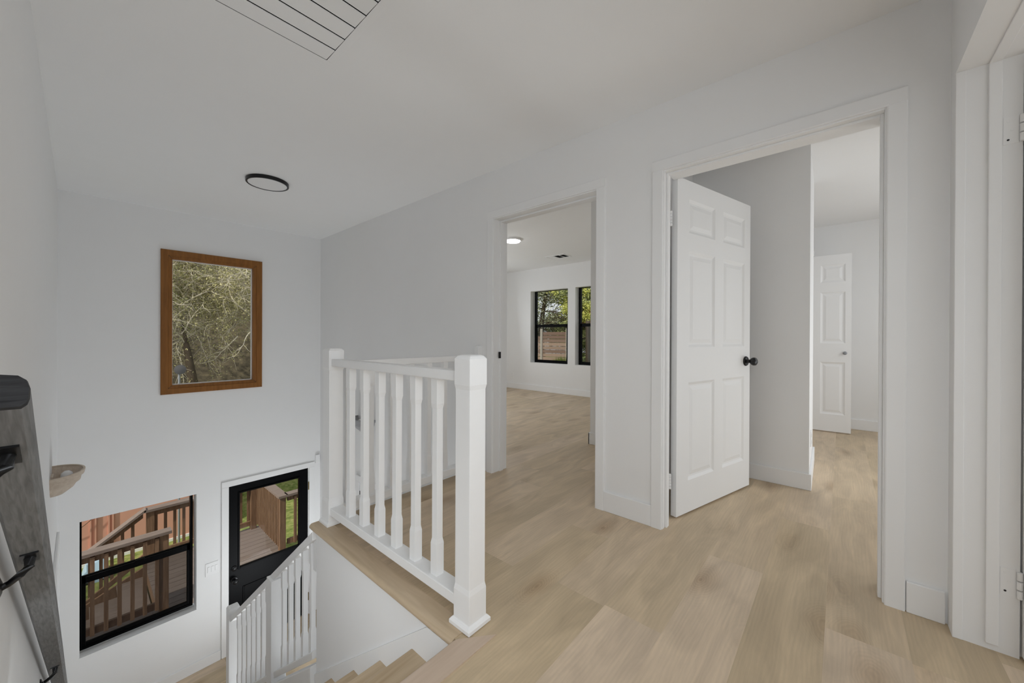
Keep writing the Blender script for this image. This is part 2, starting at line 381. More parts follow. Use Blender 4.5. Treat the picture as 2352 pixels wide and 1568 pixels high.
# ------------------------------------------------------------------ baseboards
def base(name, mb): return struct(mb.build(name, M_TRIM, bevel=.003))
base('baseboard_right', bx(XR-.014, XR, .797, 1.084, 0, .118).box(XR-.014, XR, -.292, -.192, 0, .118))
base('baseboard_far', bx(XF-.014, XF, 1.88, 5.6, 0, .108).box(XF-.014, XF, -1.6, 1.0, 0, .118))
bc = MB().prism([(3.311, .152, 0), (4.19, .172, 0), (4.19, .186, 0), (3.325, .166, 0), (3.325, .93, 0), (3.311, .93, 0)], (0, 0, .112))
bc.box(3.311, 3.325, 1.02, 1.884, 0, .112); bc.box(3.311, XF, 1.87, 1.884, 0, .112)
base('baseboard_closet', bc)
base('baseboard_back', bx(XL, 1.04, YB-.014, YB, ZL, ZL+.105))
base('baseboard_left', bx(XL, XL+.014, 4.5, YB, ZL, ZL+.105))
struct(bx(XR-.014, XR, 2.25, 3.2, ZL, ZL+.105).build('baseboard_lower', M_TRIM))

# ------------------------------------------------------------------ door frames on the right wall
def casing_profile(y_in, y_out, z0, z1, x=XR):
    """vertical casing board with a stepped moulding, thin edge towards the opening"""
    s = 1 if y_out > y_in else -1
    p = [(x, y_in), (x-.012, y_in), (x-.014, y_in+s*.004), (x-.014, y_out-s*.004), (x-.012, y_out), (x, y_out)]
    return MB().prism([(a, b, z0) for a, b in p], (0, 0, z1-z0))
def head_profile(mb, ya, yb, z_in, z_out, x=XR):
    p = [(x, z_in), (x-.012, z_in), (x-.014, z_in+.004), (x-.014, z_out-.004), (x-.012, z_out), (x, z_out)]
    return mb.prism([(a, ya, b) for a, b in p], (0, yb-ya, 0))
def frame(root, y0, y1, hd, stop_x, jx=None):
    """jamb lining, stops and casing of a doorway in the right wall; y0 < y1 are the clear opening"""
    j = MB(); t = .016
    j.box(XR-.002, XRB+.002, y0-t, y0, 0, hd+t); j.box(XR-.002, jx or XRB+.002, y1, y1+t, 0, hd+t); j.box(XR-.002, XRB+.002, y0, y1, hd, hd+t)
    j.box(stop_x, stop_x+.035, y0, y0+.011, 0, hd); j.box(stop_x, stop_x+.035, y1-.011, y1, 0, hd); j.box(stop_x, stop_x+.035, y0+.011, y1-.011, hd-.011, hd)
    j.build('jamb', M_TRIM, root, bevel=.0015)
    c = casing_profile(y0-.005, y0-.063, 0, hd+.006); c2 = casing_profile(y1+.005, y1+.063, 0, hd+.006)
    c.add(c2.v, c2.f); head_profile(c, y0-.063, y1+.063, hd+.006, hd+.064)
    c.build('casing', M_TRIM, root)
d1 = senv('door_1')
frame(d1, 1.147, 2.024, DHEAD-.006, 2.17)
bx(2.150, 2.176, 2.0135, 2.0125, .886, .936).build('strike_plate', M_BMETAL, d1)['label'] = 'black strike plate'
d2 = senv('door_2')
frame(d2, -.126, .734, DHEAD-.006, 2.135, 2.190)

# ------------------------------------------------------------------ panelled doors
def panel_door(W, H, T, cols, rows):
    """slab 0..W (x), -T..0 (y), 0..H (z) with raised panels on both faces"""
    mb = MB(); xs = sorted({0, W, *[c for p in cols for c in p]}); zs = sorted({0, H, *[c for p in rows for c in p]})
    for side in (0, 1):
        y = 0 if side == 0 else -T; s = -1 if side == 0 else 1
        for xa, xb in zip(xs, xs[1:]):
            for za, zb in zip(zs, zs[1:]):
                if (xa, xb) in cols and (za, zb) in rows:
                    lv = [(0, 0), (.004, .002), (.016, .0085), (.026, .0095), (.050, .0035)]
                    rr = [[(xa+o, y+s*d, za+o), (xb-o, y+s*d, za+o), (xb-o, y+s*d, zb-o), (xa+o, y+s*d, zb-o)] for o, d in lv]
                    mb.rings(rr, cap0=False)
                else:
                    mb.add([(xa, y, za), (xb, y, za), (xb, y, zb), (xa, y, zb)], [(0, 1, 2, 3)])
    mb.add([(0,0,0),(0,-T,0),(0,-T,H),(0,0,H)], [(0,1,2,3)]); mb.add([(W,0,0),(W,-T,0),(W,-T,H),(W,0,H)], [(0,1,2,3)])
    mb.add([(0,0,0),(W,0,0),(W,-T,0),(0,-T,0)], [(0,1,2,3)]); mb.add([(0,0,H),(W,0,H),(W,-T,H),(0,-T,H)], [(0,1,2,3)])
    return mb
def welded(o):
    bm = bmesh.new(); bm.from_mesh(o.data); bmesh.ops.remove_doubles(bm, verts=bm.verts, dist=1e-5)
    bmesh.ops.recalc_face_normals(bm, faces=bm.faces); bm.to_mesh(o.data); bm.free(); return o
ROWS6 = [(.190, .775), (.983, 1.560), (1.666, 1.866)]
def knob(parent, p, axis, m, s=1.0, name='door_knob'):
    k = MB().lathe(p, axis, [(.0, 0), (.033*s, 0), (.034*s, .004*s), (.030*s, .010*s), (.014*s, .013*s), (.012*s, .030*s), (.016*s, .034*s), (.025*s, .042*s), (.0285*s, .054*s), (.026*s, .066*s), (.016*s, .073*s), (.0, .075*s)])
    return k.build(name, m, parent, smooth=True)
def hinge(parent, c, h=.088, m=M_TRIM, d=Vector((0, 0, 1))):
    mb = MB()
    for k in range(5):
        mb.lathe((c[0], c[1], c[2]-h/2+k*h/5+.001), (0, 0, 1), [(.0, 0), (.0065, .0), (.0065, h/5-.002), (0, h/5-.002)], 12)
    return mb.build('hinge', m, parent, smooth=True)
W6 = .882
ang = math.atan2(.489-.718, 3.133-2.276)
leaf = welded(panel_door(W6, 1.976, .035, [(.118, .412), (.512, .800)], ROWS6).build('door_leaf', M_DOOR, d2, recalc=False))
# local -y faces the camera: the slab runs from y=-.035 (camera side) to 0
leaf.matrix_world = Matrix.Translation((2.276+.035*math.sin(-ang), .718+.035*math.cos(ang), .010)) @ Matrix.Rotation(ang, 4, 'Z')
k = knob(leaf, (W6-.062, -.035, .880), (0, -1, 0), M_BMETAL); k['label'] = 'black round door knob'
knob(leaf, (W6-.062, 0, .880), (0, 1, 0), M_BMETAL)
bx(W6-.001, W6+.001, -.030, -.005, .852, .908).build('latch_plate', M_BMETAL, leaf)
for z in (.22, 1.74):
    hinge(d2, (2.250, .7450, z))

# right-edge doorway (frame piece, stop, hinges and the door swung away from the hall)
d4 = senv('door_4')
j = MB(); j.box(2.021, 2.031, -.401, -.372, .022, 1.985); j.box(XL, 2.021, -.401, -.372, 1.979, 1.985)
j.box(2.026, 2.031, -.323, -.2985, 0, 1.985)
j.build('jamb_stop', M_TRIM, d4, bevel=.002)
l4 = welded(panel_door(.72, 1.965, .035, [(.1, .32), (.40, .62)], ROWS6).build('door_leaf', M_DOOR, d4, recalc=False))
l4.matrix_world = Matrix.Translation((2.035, -.450, .012)) @ Matrix.Rotation(R(-90), 4, 'Z')
for z in (.245, 1.742):
    mb = MB(); mb.box(2.0285, 2.031, -.4365, -.404, z-.045, z+.045)
    for kk in range(3):
        mb.lathe((2.022, -.443, z-.044+kk*.030), (0, 0, 1), [(0, 0), (.0065, 0), (.0065, .026), (0, .026)], 12)
    for sy, sz in ((-.414, .030), (-.422, 0), (-.414, -.030)):
        mb.lathe((2.0288, sy, z+sz), (-1, 0, 0), [(0, 0), (.004, 0), (.003, .001), (0, .001)], 10)
    hg = mb.build('hinge', M_TRIM, d4)
    MB().lathe((2.0277, -.414, z-.031), (-1, 0, 0), [(0, 0), (.0032, 0), (.0028, .001), (0, .001)], 10).build('screw', M_BMETAL, hg)

# narrow closet door standing in the far room
d5 = senv('door_5')
l5 = welded(panel_door(.336, 1.972, .032, [(.072, .286)], ROWS6).build('door_leaf', M_DOOR, d5, recalc=False))
l5.matrix_world = Matrix.Translation((5.556, .256, .012)) @ Matrix.Rotation(R(-87), 4, 'Z')
l5.location.x += 0
k5 = knob(l5, (.284, -.032, .878), (0, -1, 0), M_GALV, .55); k5['label'] = 'small grey closet knob'
bx(5.50, 5.60, .24, 1.0, 1.99, 2.05).build('track', M_TRIM, d5)

# lower side door (right wall of the foyer) and cased opening on the left wall
d6 = senv('door_6')
mb = MB(); mb.box(XR-.016, XR, 4.12, 4.20, ZL, -.60); mb.box(XR-.016, XR, 3.18, 3.26, ZL, -.60); mb.box(XR-.016, XR, 3.18, 4.20, -.60, -.53)
mb.build('casing', M_TRIM, d6, bevel=.003)
bx(XR-.006, XR, 3.26, 4.112, ZL+.01, -.605).build('door_leaf', M_DOOR, d6)
bx(XR-.009, XR-.004, 4.108, 4.120, -.80, -.70).build('hinge', M_BMETAL, d6)
mb = MB(); mb.box(XL, XL+.016, 4.0, 5.08, -.72, -.64); mb.box(XL, XL+.016, 5.0, 5.08, ZL, -.72)
struct(mb.build('trim_1', M_TRIM, bevel=.003))

# ------------------------------------------------------------------ landing nosing, stair nosing, stairs
def nosing(mb, edge, back, z_top, th, a, b, axis):
    """bull-nosed board; edge = front coordinate, back = rear coordinate"""
    s = 1 if back > edge else -1; r = th/2; p = [(back, z_top), (edge+s*r, z_top)]
    for i in range(1, 8):
        t = math.pi*i/8; p.append((edge+s*r-s*r*math.sin(t), z_top-r+r*math.cos(t)))
    p += [(edge+s*r, z_top-th), (back, z_top-th)]
    if axis == 'Y': mb.prism([(x, a, z) for x, z in p], (0, b-a, 0))
    else: mb.prism([(a, y, z) for y, z in p], (b-a, 0, 0))
    return mb
mb = nosing(MB(), .846, .932, .003, .034, Y0-.002, YLE, 'Y')
struct(mb.build('trim_2', M_OAKY, smooth=True))
mb = MB()                                          # pale board along the top of the stairs, mitred at the newel
r = .017; zt = .004
prof = [(Y0-.10, zt), (Y0-r, zt)] + [(Y0-r+r*math.sin(math.pi*i/8), zt-r+r*math.cos(math.pi*i/8)) for i in range(1, 8)] + [(Y0-r, zt-2*r), (Y0-.10, zt-2*r)]
def xe(y): return .846+(Y0-y)*1.22                 # mitre line
mb.rings([[(XL, y, z) for y, z in prof], [(max(.846, xe(y)), y, z) for y, z in prof]])
struct(mb.build('trim_3', M_OAKP, smooth=True))
struct(bx(.868, XR, YLE-.04, YLE, -.26, -.003).build('trim_4', M_TRIM))

NR = 14; RISE = -ZL/NR; RUN = .2377
st = thing('staircase', 'straight flight of oak treads going down beside the white stair wall', 'staircase', (.37, Y0, ZL))
for k in range(1, NR):
    yn = Y0+.0204+RUN*k; z = .0122-.1804*k
    x1 = .8662 if yn < 2.19 else .83
    mb = nosing(MB(), yn, yn-RUN-.02, z, .030, XL+.002, x1, 'X')
    mb.build('tread', M_OAKX, st, smooth=True)
for k in range(0, NR):
    yn = Y0-.006+RUN*k if k else Y0-.018; z1 = (.0122-.1804*k-.03) if k else -.03; z0 = max(ZL, .0122-.1804*(k+1)-.03) if k < NR-1 else ZL
    x1 = .8662 if yn < 2.17 else .83
    bx(XL+.002, x1, yn-.012, yn, z0, z1).build('riser', M_TRIM, st)
sk = MB()
def zsk(y): return -.078-.764*(y-1.22)
sk.prism([(.8575, Y0+.02, -.035), (.8575, 1.165, -.036), (.8575, 2.19, zsk(2.19)), (.8575, 2.19, zsk(2.19)-.5), (.8575, Y0+.02, -.5)], (.010, 0, 0))
sk.build('skirt_board', M_TRIM, st)
fix(st)

# ------------------------------------------------------------------ upper balustrade
bal = thing('landing_balustrade', 'white wooden balustrade with square newels around the upper landing', 'railing', (.948, 1.028, 0))
def newel(cx, cy, h=.0425, top=.985, base_z=0.0, parent=bal, basew=.0545, both=True):
    z = base_z; H = top
    prof = [(z+.005, h), (z+.130, h), (z+.150, h-.0035), (H-.125, h-.0035), (H-.108, h), (H-.014, h), (H-.004, h-.008), (H, h-.017)]
    n = MB().post(cx, cy, prof).build('newel_post', M_RAIL, parent, bevel=.002)
    if basew:
        MB().post(cx, cy, [(z+.003, basew), (z+.016, basew), (z+.024, basew-.006), (z+.028, h+.001)]).build('base_plate', M_RAIL, n, bevel=.0015)
    return n
NX, NY1, NY2 = .948, 1.028, 2.170
newel(NX, NY1)
newel(NX, NY2)
def baluster(cx, cy, z0, z1, parent, h=.0185, slope=0.0):
    hh = h-.0035
    prof = [(z0, h), (z0+.125, h), (z0+.145, hh), (z1-.125, hh), (z1-.105, h), (z1, h)]
    rr = [[(cx-q, cy-q, z+(slope*-q if i == 0 or i == len(prof)-1 else 0)), (cx+q, cy-q, z+(slope*-q if i == 0 or i == len(prof)-1 else 0)),
           (cx+q, cy+q, z+(slope*q if i == 0 or i == len(prof)-1 else 0)), (cx-q, cy+q, z+(slope*q if i == 0 or i == len(prof)-1 else 0))] for i, (z, q) in enumerate(prof)]
    return MB().rings(rr).build('baluster', M_RAIL, parent)
bx(.918, .978, NY1+.04, NY2-.04, .886, .925).build('top_rail', M_RAIL, bal, bevel=.004)
bx(.914, .982, NY1+.04, NY2-.04, .058, .100).build('bottom_rail', M_RAIL, bal, bevel=.004)
for i in range(6):
    baluster(NX+.002, 1.2245+.147*i, .099, .888, bal)
newel(2.083, NY2, top=.985, h=.022, basew=0)
bx(NX+.04, 2.062, NY2-.030, NY2+.030, .870, .910).build('top_rail', M_RAIL, bal, bevel=.004)
bx(NX+.04, 2.062, NY2-.034, NY2+.034, .042, .092).build('bottom_rail', M_RAIL, bal, bevel=.004)
for i in range(8):
    x = 1.018+.1425*i+.012
    if 1.0 < x < 2.04: baluster(x+.0, NY2, .09, .872, bal)
fix(bal)

# ------------------------------------------------------------------ lower stair railing
SX = .876
sr = thing('stair_railing', 'white sloping stair railing with square newel at the foot of the stairs', 'railing', (SX, 3.94, ZL))
SL = -.764
def zr(y): return -.045+SL*(y-2.22)
def sloped(name, x0, x1, y0, y1, ztop, th, parent, m=M_RAIL):
    return MB().prism([(x0, y0, ztop(y0)), (x0, y1, ztop(y1)), (x0, y1, ztop(y1)-th), (x0, y0, ztop(y0)-th)], (x1-x0, 0, 0)).build(name, m, parent, bevel=.004)
n = MB().post(SX, 3.935, [(ZL, .042), (-1.30, .042), (-1.285, .042), (-1.27, .034), (-1.266, .024)]).build('newel_post', M_RAIL, sr, bevel=.002)
MB().post(SX, 2.862, [(zr(2.862)-.78, .045), (zr(2.862)-.03, .045)]).build('newel_post', M_RAIL, sr, bevel=.002)
sloped('top_rail', SX-.030, SX+.030, 2.192, 3.90, zr, .052, sr)
def zb(y): return zr(y)-.665
sloped('bottom_rail', SX-.030, SX+.030, 2.192, 3.90, zb, .045, sr)
def zs(y): return zr(y)-.742
sloped('stringer', SX-.040, SX+.045, 2.192, 4.05, zs, .30, sr)
for y in (2.262, 2.375, 2.49, 2.60, 2.712, 3.02, 3.13, 3.25, 3.37, 3.49, 3.62, 3.75):
    baluster(SX, y, zb(y)-.002, zr(y)-.045, sr, h=.0158, slope=SL)
fix(sr)

# ------------------------------------------------------------------ left wall handrail
hr = thing('handrail', 'grey wooden wall handrail with rounded dark end running down the left wall', 'handrail', (XL, .9, .95))
hx = -.0765; hy = .90; hz = .945; dv = Vector((0, 1, SL*.992)).normalized(); nv = Vector((0, -dv.z, dv.y))
prof = [(-.0210, 0), (-.0265, .006), (-.0285, .016), (-.0285, .034), (-.0255, .047), (-.017, .056), (0, .059), (.017, .056), (.0255, .047), (.0285, .034), (.0285, .016), (.0265, .006), (.0210, 0)]
p0 = Vector((hx, hy, hz)); Lr = 4.1
sa = math.atan2(dv.z, dv.y)
def ring(t): return [(q, t, w_) for q, w_ in prof]
rail = MB().rings([ring(0.004), ring(Lr)]).build('rail', M_HAND, hr, smooth=True)
e = MB().rings([[(q*.96, -.001, w_*.97+.001) for q, w_ in prof], ring(0.004)]).build('end_cap', M_HANDEND, hr, smooth=True); e['label'] = 'dark rounded rail end'
for o in (rail, e): o.location = p0; o.rotation_euler = (sa, 0, 0)
for t in (.145, .70, 2.55):
    c = p0+dv*t
    mb = MB()
    mb.rings([[c+Vector((sx*.014, 0, 0))+dv*sd*.030-nv*zz for sx, sd in ((-1, -1), (1, -1), (1, 1), (-1, 1))] for zz in (-.001, .004)])
    mb.tube([c-nv*.004, c-nv*.022, c-nv*.035+Vector((-.012, 0, 0)), c+Vector((-.030, 0, -.050)), Vector((XL+.004, c.y, c.z-.055))], [.010, .009, .008, .007, .008], 10)
    mb.lathe((XL, c.y, c.z-.055), (1, 0, 0), [(0, 0), (.024, 0), (.024, .004), (.012, .008), (0, .008)], 20)
    mb.build('bracket', M_BMETAL, hr, smooth=True)
fix(hr)

# ------------------------------------------------------------------ wall sconces (half bowls, open at the top)
def sconce(x, y, ztop, sgn, label, m, mi):
    t = thing('wall_sconce', label, 'sconce', (x, y, ztop-.1), 'half bowl sconces in the stairwell')
    def half(rx, ry, z, n=20): return [Vector((x+sgn*rx*math.sin(math.pi*i/n), y-ry*math.cos(math.pi*i/n), z)) for i in range(n+1)]
    D, W, H = .155, .20, .150
    outer = [(1, 0), (1.0, -.012), (.97, -.03), (.90, -.034), (.86, -.07), (.78, -.074), (.66, -.11), (.40, -.145), (.10, -H)]
    inner = [(.10, -H+.02), (.40, -.125), (.66, -.095), (.82, -.05), (.93, -.012), (.93, 0)]
    rr = [half(D*s, W*s, ztop+z) for s, z in outer]
    vs = [p for r_ in rr for p in r_]; nn = 21; fs = []
    for a in range(len(rr)-1):
        for i in range(nn-1): fs.append((a*nn+i, a*nn+i+1, (a+1)*nn+i+1, (a+1)*nn+i))
    mb = MB(); mb.add(vs, fs); mb.build('bowl', m, t, smooth=True)
    rr = [half(D*s, W*s, ztop+z) for s, z in inner]; rr.append(half(D, W, ztop))
    vs = [p for r_ in rr for p in r_]; fs = []
    for a in range(len(rr)-1):
        for i in range(nn-1): fs.append((a*nn+i, a*nn+i+1, (a+1)*nn+i+1, (a+1)*nn+i))
    mb = MB(); mb.add(vs, fs); mb.build('liner', mi, t)
    bx(x, x+sgn*.012, y-.05, y+.05, ztop-.11, ztop-.02).build('back_plate', m, t)
    MB().lathe((x+sgn*.07, y, ztop-.10), (0, 0, 1), [(0, 0), (.014, 0), (.014, .03), (.02, .04), (.030, .06), (.026, .082), (.012, .094), (0, .096)], 18).build('bulb', M_DIFF, t, smooth=True)
    fix(t)
sconce(XL, 3.99, .130, 1, 'beige half bowl sconce on the left wall above the lower window', M_SCON, M_SCON)
sconce(XR, 3.985, .150, -1, 'half bowl sconce, shade painted in as grey, on the right wall seen between the balusters', M_SCON_SHADE, M_SCON_SHADE)

# ------------------------------------------------------------------ ceiling fittings
cl = thing('ceiling_light', 'flat round black rimmed ceiling light, unlit, above the stairwell', 'ceiling light', (1.03, 3.60, ZC))
cx, cy = 1.03, 3.60
MB().lathe((cx, cy, ZC), (0, 0, -1), [(.150, 0), (.152, .002), (.152, .026), (.150, .028), (.140, .028), (.139, .024), (.139, .001)], 64).build('rim', M_BMETAL, cl, smooth=True)
MB().lathe((cx, cy, ZC), (0, 0, -1), [(0, .001), (.1385, .001), (.1385, .0255), (0, .0265)], 64).build('diffuser', M_DIFF, cl, smooth=True)
fix(cl)
bl = thing('ceiling_light', 'lit round white ceiling light in the bedroom', 'ceiling light', (3.93, 3.42, ZCB))
MB().lathe((3.93, 3.42, ZCB), (0, 0, -1), [(.112, 0), (.114, .002), (.114, .022), (.110, .024), (.102, .024), (.102, .0)], 48).build('rim', M_TRIM, bl, smooth=True)
MB().lathe((3.93, 3.42, ZCB), (0, 0, -1), [(0, .012), (.1015, .012), (.1015, .030), (.09, .038), (0, .042)], 48).build('diffuser', M_LIT, bl, smooth=True)
fix(bl)
sh = thing('ceiling_shutter', 'white louvred ceiling shutter of the whole house fan', 'vent', (.40, 1.4, ZC))
hx0, hx1, hy0, hy1 = -.02, .757, .74, 1.812
mb = MB(); fr = .034
for a in ((hx0-fr, hx1+fr, hy1, hy1+fr), (hx0-fr, hx1+fr, hy0-fr, hy0), (hx0-fr, hx0, hy0, hy1), (hx1, hx1+fr, hy0, hy1)):
    mb.box(a[0], a[1], a[2], a[3], ZC-.0025, ZC)
mb.build('frame', M_CEIL, sh, bevel=.001)
bx(hx0, hx1, hy0, hy1, ZC-.0015, ZC-.0008).build('gap_shade', M_RECESS_SHADE, sh)  # black sheet paints the shade between louvres; ceiling behind is closed
mb = MB(); y = hy1-.004
while y > hy0+.02:
    ya = max(hy0, y-.0865)
    mb.prism([(hx0+.002, y, ZC-.0022), (hx0+.002, ya, ZC-.0050), (hx0+.002, ya, ZC-.0018), (hx0+.002, y, ZC-.0016)], (hx1-hx0-.005, 0, 0)); y -= .0925
mb.build('louvres', M_CEIL, sh)
fix(sh)
cv = thing('ceiling_vent', 'white rectangular air register in the bedroom ceiling', 'vent', (5.25, 3.57, ZCB))
mb = MB(); 
for a in ((5.13, 5.37, 3.38, 3.40), (5.13, 5.37, 3.74, 3.76), (5.13, 5.155, 3.40, 3.74), (5.345, 5.37, 3.40, 3.74), (5.155, 5.345, 3.49, 3.50), (5.155, 5.345, 3.60, 3.61)):
    mb.box(*a, ZCB-.008, ZCB)
mb.build('frame', M_TRIM, cv)
bx(5.155, 5.345, 3.40, 3.60, ZCB-.003, ZCB-.001).build('opening', M_RECESS_SHADE, cv)  # black sheet on the closed ceiling, painted shade of the register's inside
mb = MB()
for i in range(6): mb.box(5.16+.03*i, 5.18+.03*i, 3.61, 3.74, ZCB-.006, ZCB-.002)
mb.build('louvres', M_TRIM, cv)
fix(cv)

# ------------------------------------------------------------------ small wall fittings
sw = thing('light_switch', 'white three gang switch plate between the lower window and front door', 'switch', (.965, YB, -1.50))
bx(.905, 1.020, YB-.006, YB, -1.575, -1.435).build('plate', M_TRIM, sw, bevel=.002)
for i in range(3): bx(.924+.033*i, .944+.033*i, YB-.010, YB-.005, -1.535, -1.475).build('rocker', M_RAIL, sw, bevel=.001)
fix(sw)
tag(bx(2.040, 2.090, YB-.028, YB, -.612, -.502).build('door_chime', M_TRIM, bevel=.004), 'small white chime box in the corner above the front door', 'chime')
def outlet(x, y, z, nx, label):
    t = thing('wall_outlet', label, 'outlet', (x, y, z), 'white wall outlets')
    if nx:
        bx(x-.006, x, y-.036, y+.036, z-.058, z+.058).build('plate', M_TRIM, t, bevel=.002)
        for s in (-1, 1): bx(x-.009, x-.005, y-.016, y+.016, z+s*.024-.014, z+s*.024+.014).build('socket', M_DIFF, t, bevel=.002)
    else:
        bx(x-.036, x+.036, y-.006, y, z-.058, z+.058).build('plate', M_TRIM, t, bevel=.002)
        for s in (-1, 1): bx(x-.016, x+.016, y-.009, y-.005, z+s*.024-.014, z+s*.024+.014).build('socket', M_DIFF, t, bevel=.002)
    fix(t)
outlet(XF, 5.15, .27, True, 'white outlet low on the bedroom window wall')
outlet(3.62, .173, .30, False, 'white outlet on the closet corner beyond the panelled door')

# ------------------------------------------------------------------ windows and front door
w1 = senv('window_1')
def mitred(mb, x0, x1, z0, z1, wd, prof, y):
    """picture-frame casing round an opening in the back wall; prof = [(offset outwards, projection)]"""
    L = [[(x0-o, y-d, z0-o), (x1+o, y-d, z0-o), (x1+o, y-d, z1+o), (x0-o, y-d, z1+o)] for o, d in prof]
    for a, b in zip(L, L[1:]):
        for i in range(4):
            mb.add([a[i], a[(i+1) % 4], b[(i+1) % 4], b[i]], [(0, 1, 2, 3)])
    return mb
mb = mitred(MB(), .632, 1.342, .540, 1.845, .09, [(0, -.05), (0, .006), (.012, .010), (.030, .012), (.033, .019), (.086, .022), (.089, .018), (.089, 0)], YB)
welded(mb.build('window_casing', M_WINWOOD, w1, recalc=False))
mb = MB()
for sx in (0, 1):
    for sz in (0, 1):
        xa, za = (.632, 1.342)[sx], (.540, 1.845)[sz]; dx, dz = (-1, 1)[sx], (-1, 1)[sz]
        mb.add([(xa+dx*.002, YB-.0131, za+dz*.004), (xa+dx*.004, YB-.0131, za+dz*.002), (xa+dx*.088, YB-.0226, za+dz*.086), (xa+dx*.086, YB-.0226, za+dz*.088)], [(0, 1, 2, 3)])
mb.build('mitre_joint', plain('dark joint', (.03, .012, .004), .6), w1, recalc=False)
mb = mitred(MB(), .640, 1.334, .548, 1.837, .0, [(0, -.06), (0, -.04), (.0081, -.04)], YB)
mb.build('glazing_bead', M_TRIM, w1, recalc=False)
bx(.632, 1.342, YB+.062, YB+.066, .540, 1.845).build('glass', M_GLASS, w1)

def sash_window(name, axis, u0, u1, z0, z1, p, wd=.030, mid=None, flip=1, rail=.05, screen=True, latch=True):
    """single-hung window: frame in a plane; p = plane coordinate of the inner face, depth goes outward (+)"""
    root = senv(name)
    def b(ua, ub, za, zb, d0, d1):
        return (ua, ub, p+d0, p+d1, za, zb) if axis == 'Y' else (p+d0, p+d1, ua, ub, za, zb)
    f = MB()
    for a in ((u0, u0+wd, z0, z1), (u1-wd, u1, z0, z1), (u0+wd, u1-wd, z0, z0+wd*1.1), (u0+wd, u1-wd, z1-wd, z1)):
        f.box(*b(*a, 0, .06))
    f.build('window_frame', M_BFRAME, root, bevel=.002)
    zm = mid
    s = MB(); t = .026
    for a in ((u0+wd, u0+wd+t, z0+wd, zm), (u1-wd-t, u1-wd, z0+wd, zm), (u0+wd+t, u1-wd-t, z0+wd, z0+wd+.032), (u0+wd, u1-wd, zm-rail, zm)):
        s.box(*b(*a, .008, .034))
    so = s.build('lower_sash', M_BFRAME, root, bevel=.002)
    bx(*b(u0+wd+t, u1-wd-t, z0+wd+.03, zm-rail+.002, .018, .021)).build('glass', M_GLASS, so)
    u = MB()
    for a in ((u0+wd, u1-wd, zm-.03, zm+.006),): u.box(*b(*a, .036, .058))
    uo = u.build('upper_sash', M_BFRAME, root)
    bx(*b(u0+wd, u1-wd, zm, z1-wd, .045, .048)).build('glass', M_GLASS, uo)
    if latch:
        c = (u0+u1)/2
        bx(*b(c-.035, c+.035, zm-.004, zm+.014, -.004, .022)).build('sash_lock', M_BFRAME, so, bevel=.003)
    if screen:
        bx(*b(u0+wd, u1-wd, z0+wd, zm-.02, .055, .056)).build('insect_screen', M_SCREEN, root)
    return root
w2 = sash_window('window_2', 'Y', -.004, .812, -1.862, -.615, YB+.075, wd=.022, mid=-1.200, rail=.055)
w3 = sash_window('window_3', 'X', 3.835, 4.640, .545, 1.985, XF+.095, wd=.032, mid=1.300, rail=.052)
w4 = sash_window('window_4', 'X', 2.780, 3.622, .545, 1.985, XF+.095, wd=.032, mid=1.300, rail=.052)
# white sills / reveals are the wall itself; thin sill boards
struct(bx(.0, .835, YB-.004, YB+.08, -1.892, -1.885).build('trim_5', M_TRIM))

d3 = senv('door_3')
DX0, DX1, DZ1 = 1.116, 1.955, -.655
GX0, GX1, GZ0, GZ1 = 1.215, 1.853, -1.618, -.752
f = MB(); yf, yk = YB+.012, YB+.056
f.box(DX0, GX0, yf, yk, ZL+.012, DZ1); f.box(GX1, DX1, yf, yk, ZL+.012, DZ1); f.box(GX0, GX1, yf, yk, GZ1, DZ1); f.box(GX0, GX1, yf, yk, ZL+.012, GZ0)
f.build('door_leaf', M_BLACK, d3)
g = MB()
for a in ((GX0-.012, GX0+.006, GZ0-.012, GZ1+.012), (GX1-.006, GX1+.012, GZ0-.012, GZ1+.012)): g.box(a[0], a[1], yf-.010, yf, a[2], a[3])
for a in ((GZ0-.012, GZ0+.006), (GZ1-.006, GZ1+.012)): g.box(GX0+.006, GX1-.006, yf-.010, yf, a[0], a[1])
g.build('glazing_trim', M_BLACK, d3, bevel=.003)
bx(GX0, GX1, yf+.018, yf+.023, GZ0, GZ1).build('glass', M_GLASS, d3)
pm = MB()
px0, px1, pz0, pz1 = 1.250, 1.818, -2.36, -1.845
for o, dpt in ((0, .007), ):
    for a in ((px0, px0+.018, pz0, pz1), (px1-.018, px1, pz0, pz1), (px0+.018, px1-.018, pz0, pz0+.018), (px0+.018, px1-.018, pz1-.018, pz1)): pm.box(a[0], a[1], yf-dpt, yf, a[2], a[3])
pm.build('panel_moulding', M_BLACK, d3, bevel=.004)
knob(d3, (1.168, yf, -1.735), (0, -1, 0), M_BMETAL, 1.0)
MB().lathe((1.168, yf, -1.605), (0, -1, 0), [(0, 0), (.030, 0), (.030, .006), (.022, .014), (0, .016)], 28).build('deadbolt', M_BMETAL, d3, smooth=True)
for z in (-.885, -1.62, -2.32):
    MB().lathe((DX1+.007, YB-.003, z-.05), (0, 0, 1), [(0, 0), (.0075, 0), (.0075, .1), (0, .1)], 12).build('hinge', M_BRASS, d3, smooth=True)
c = MB(); cy0 = YB-.016
c.box(1.046, 1.108, cy0, YB, ZL, -.650); c.box(1.966, 2.03, cy0, YB, ZL, -.650); c.box(1.046, 2.03, cy0, YB, -.650, -.585)
c.build('casing', M_TRIM, d3, bevel=.003)
jb = MB(); jb.box(1.106, 1.1145, YB-.002, YB+.15, ZL, -.640); jb.box(1.9565, 1.965, YB-.002, YB+.15, ZL, -.640); jb.box(1.1145, 1.9565, YB-.002, YB+.15, -.653, -.640)
jb.build('jamb', M_TRIM, d3)
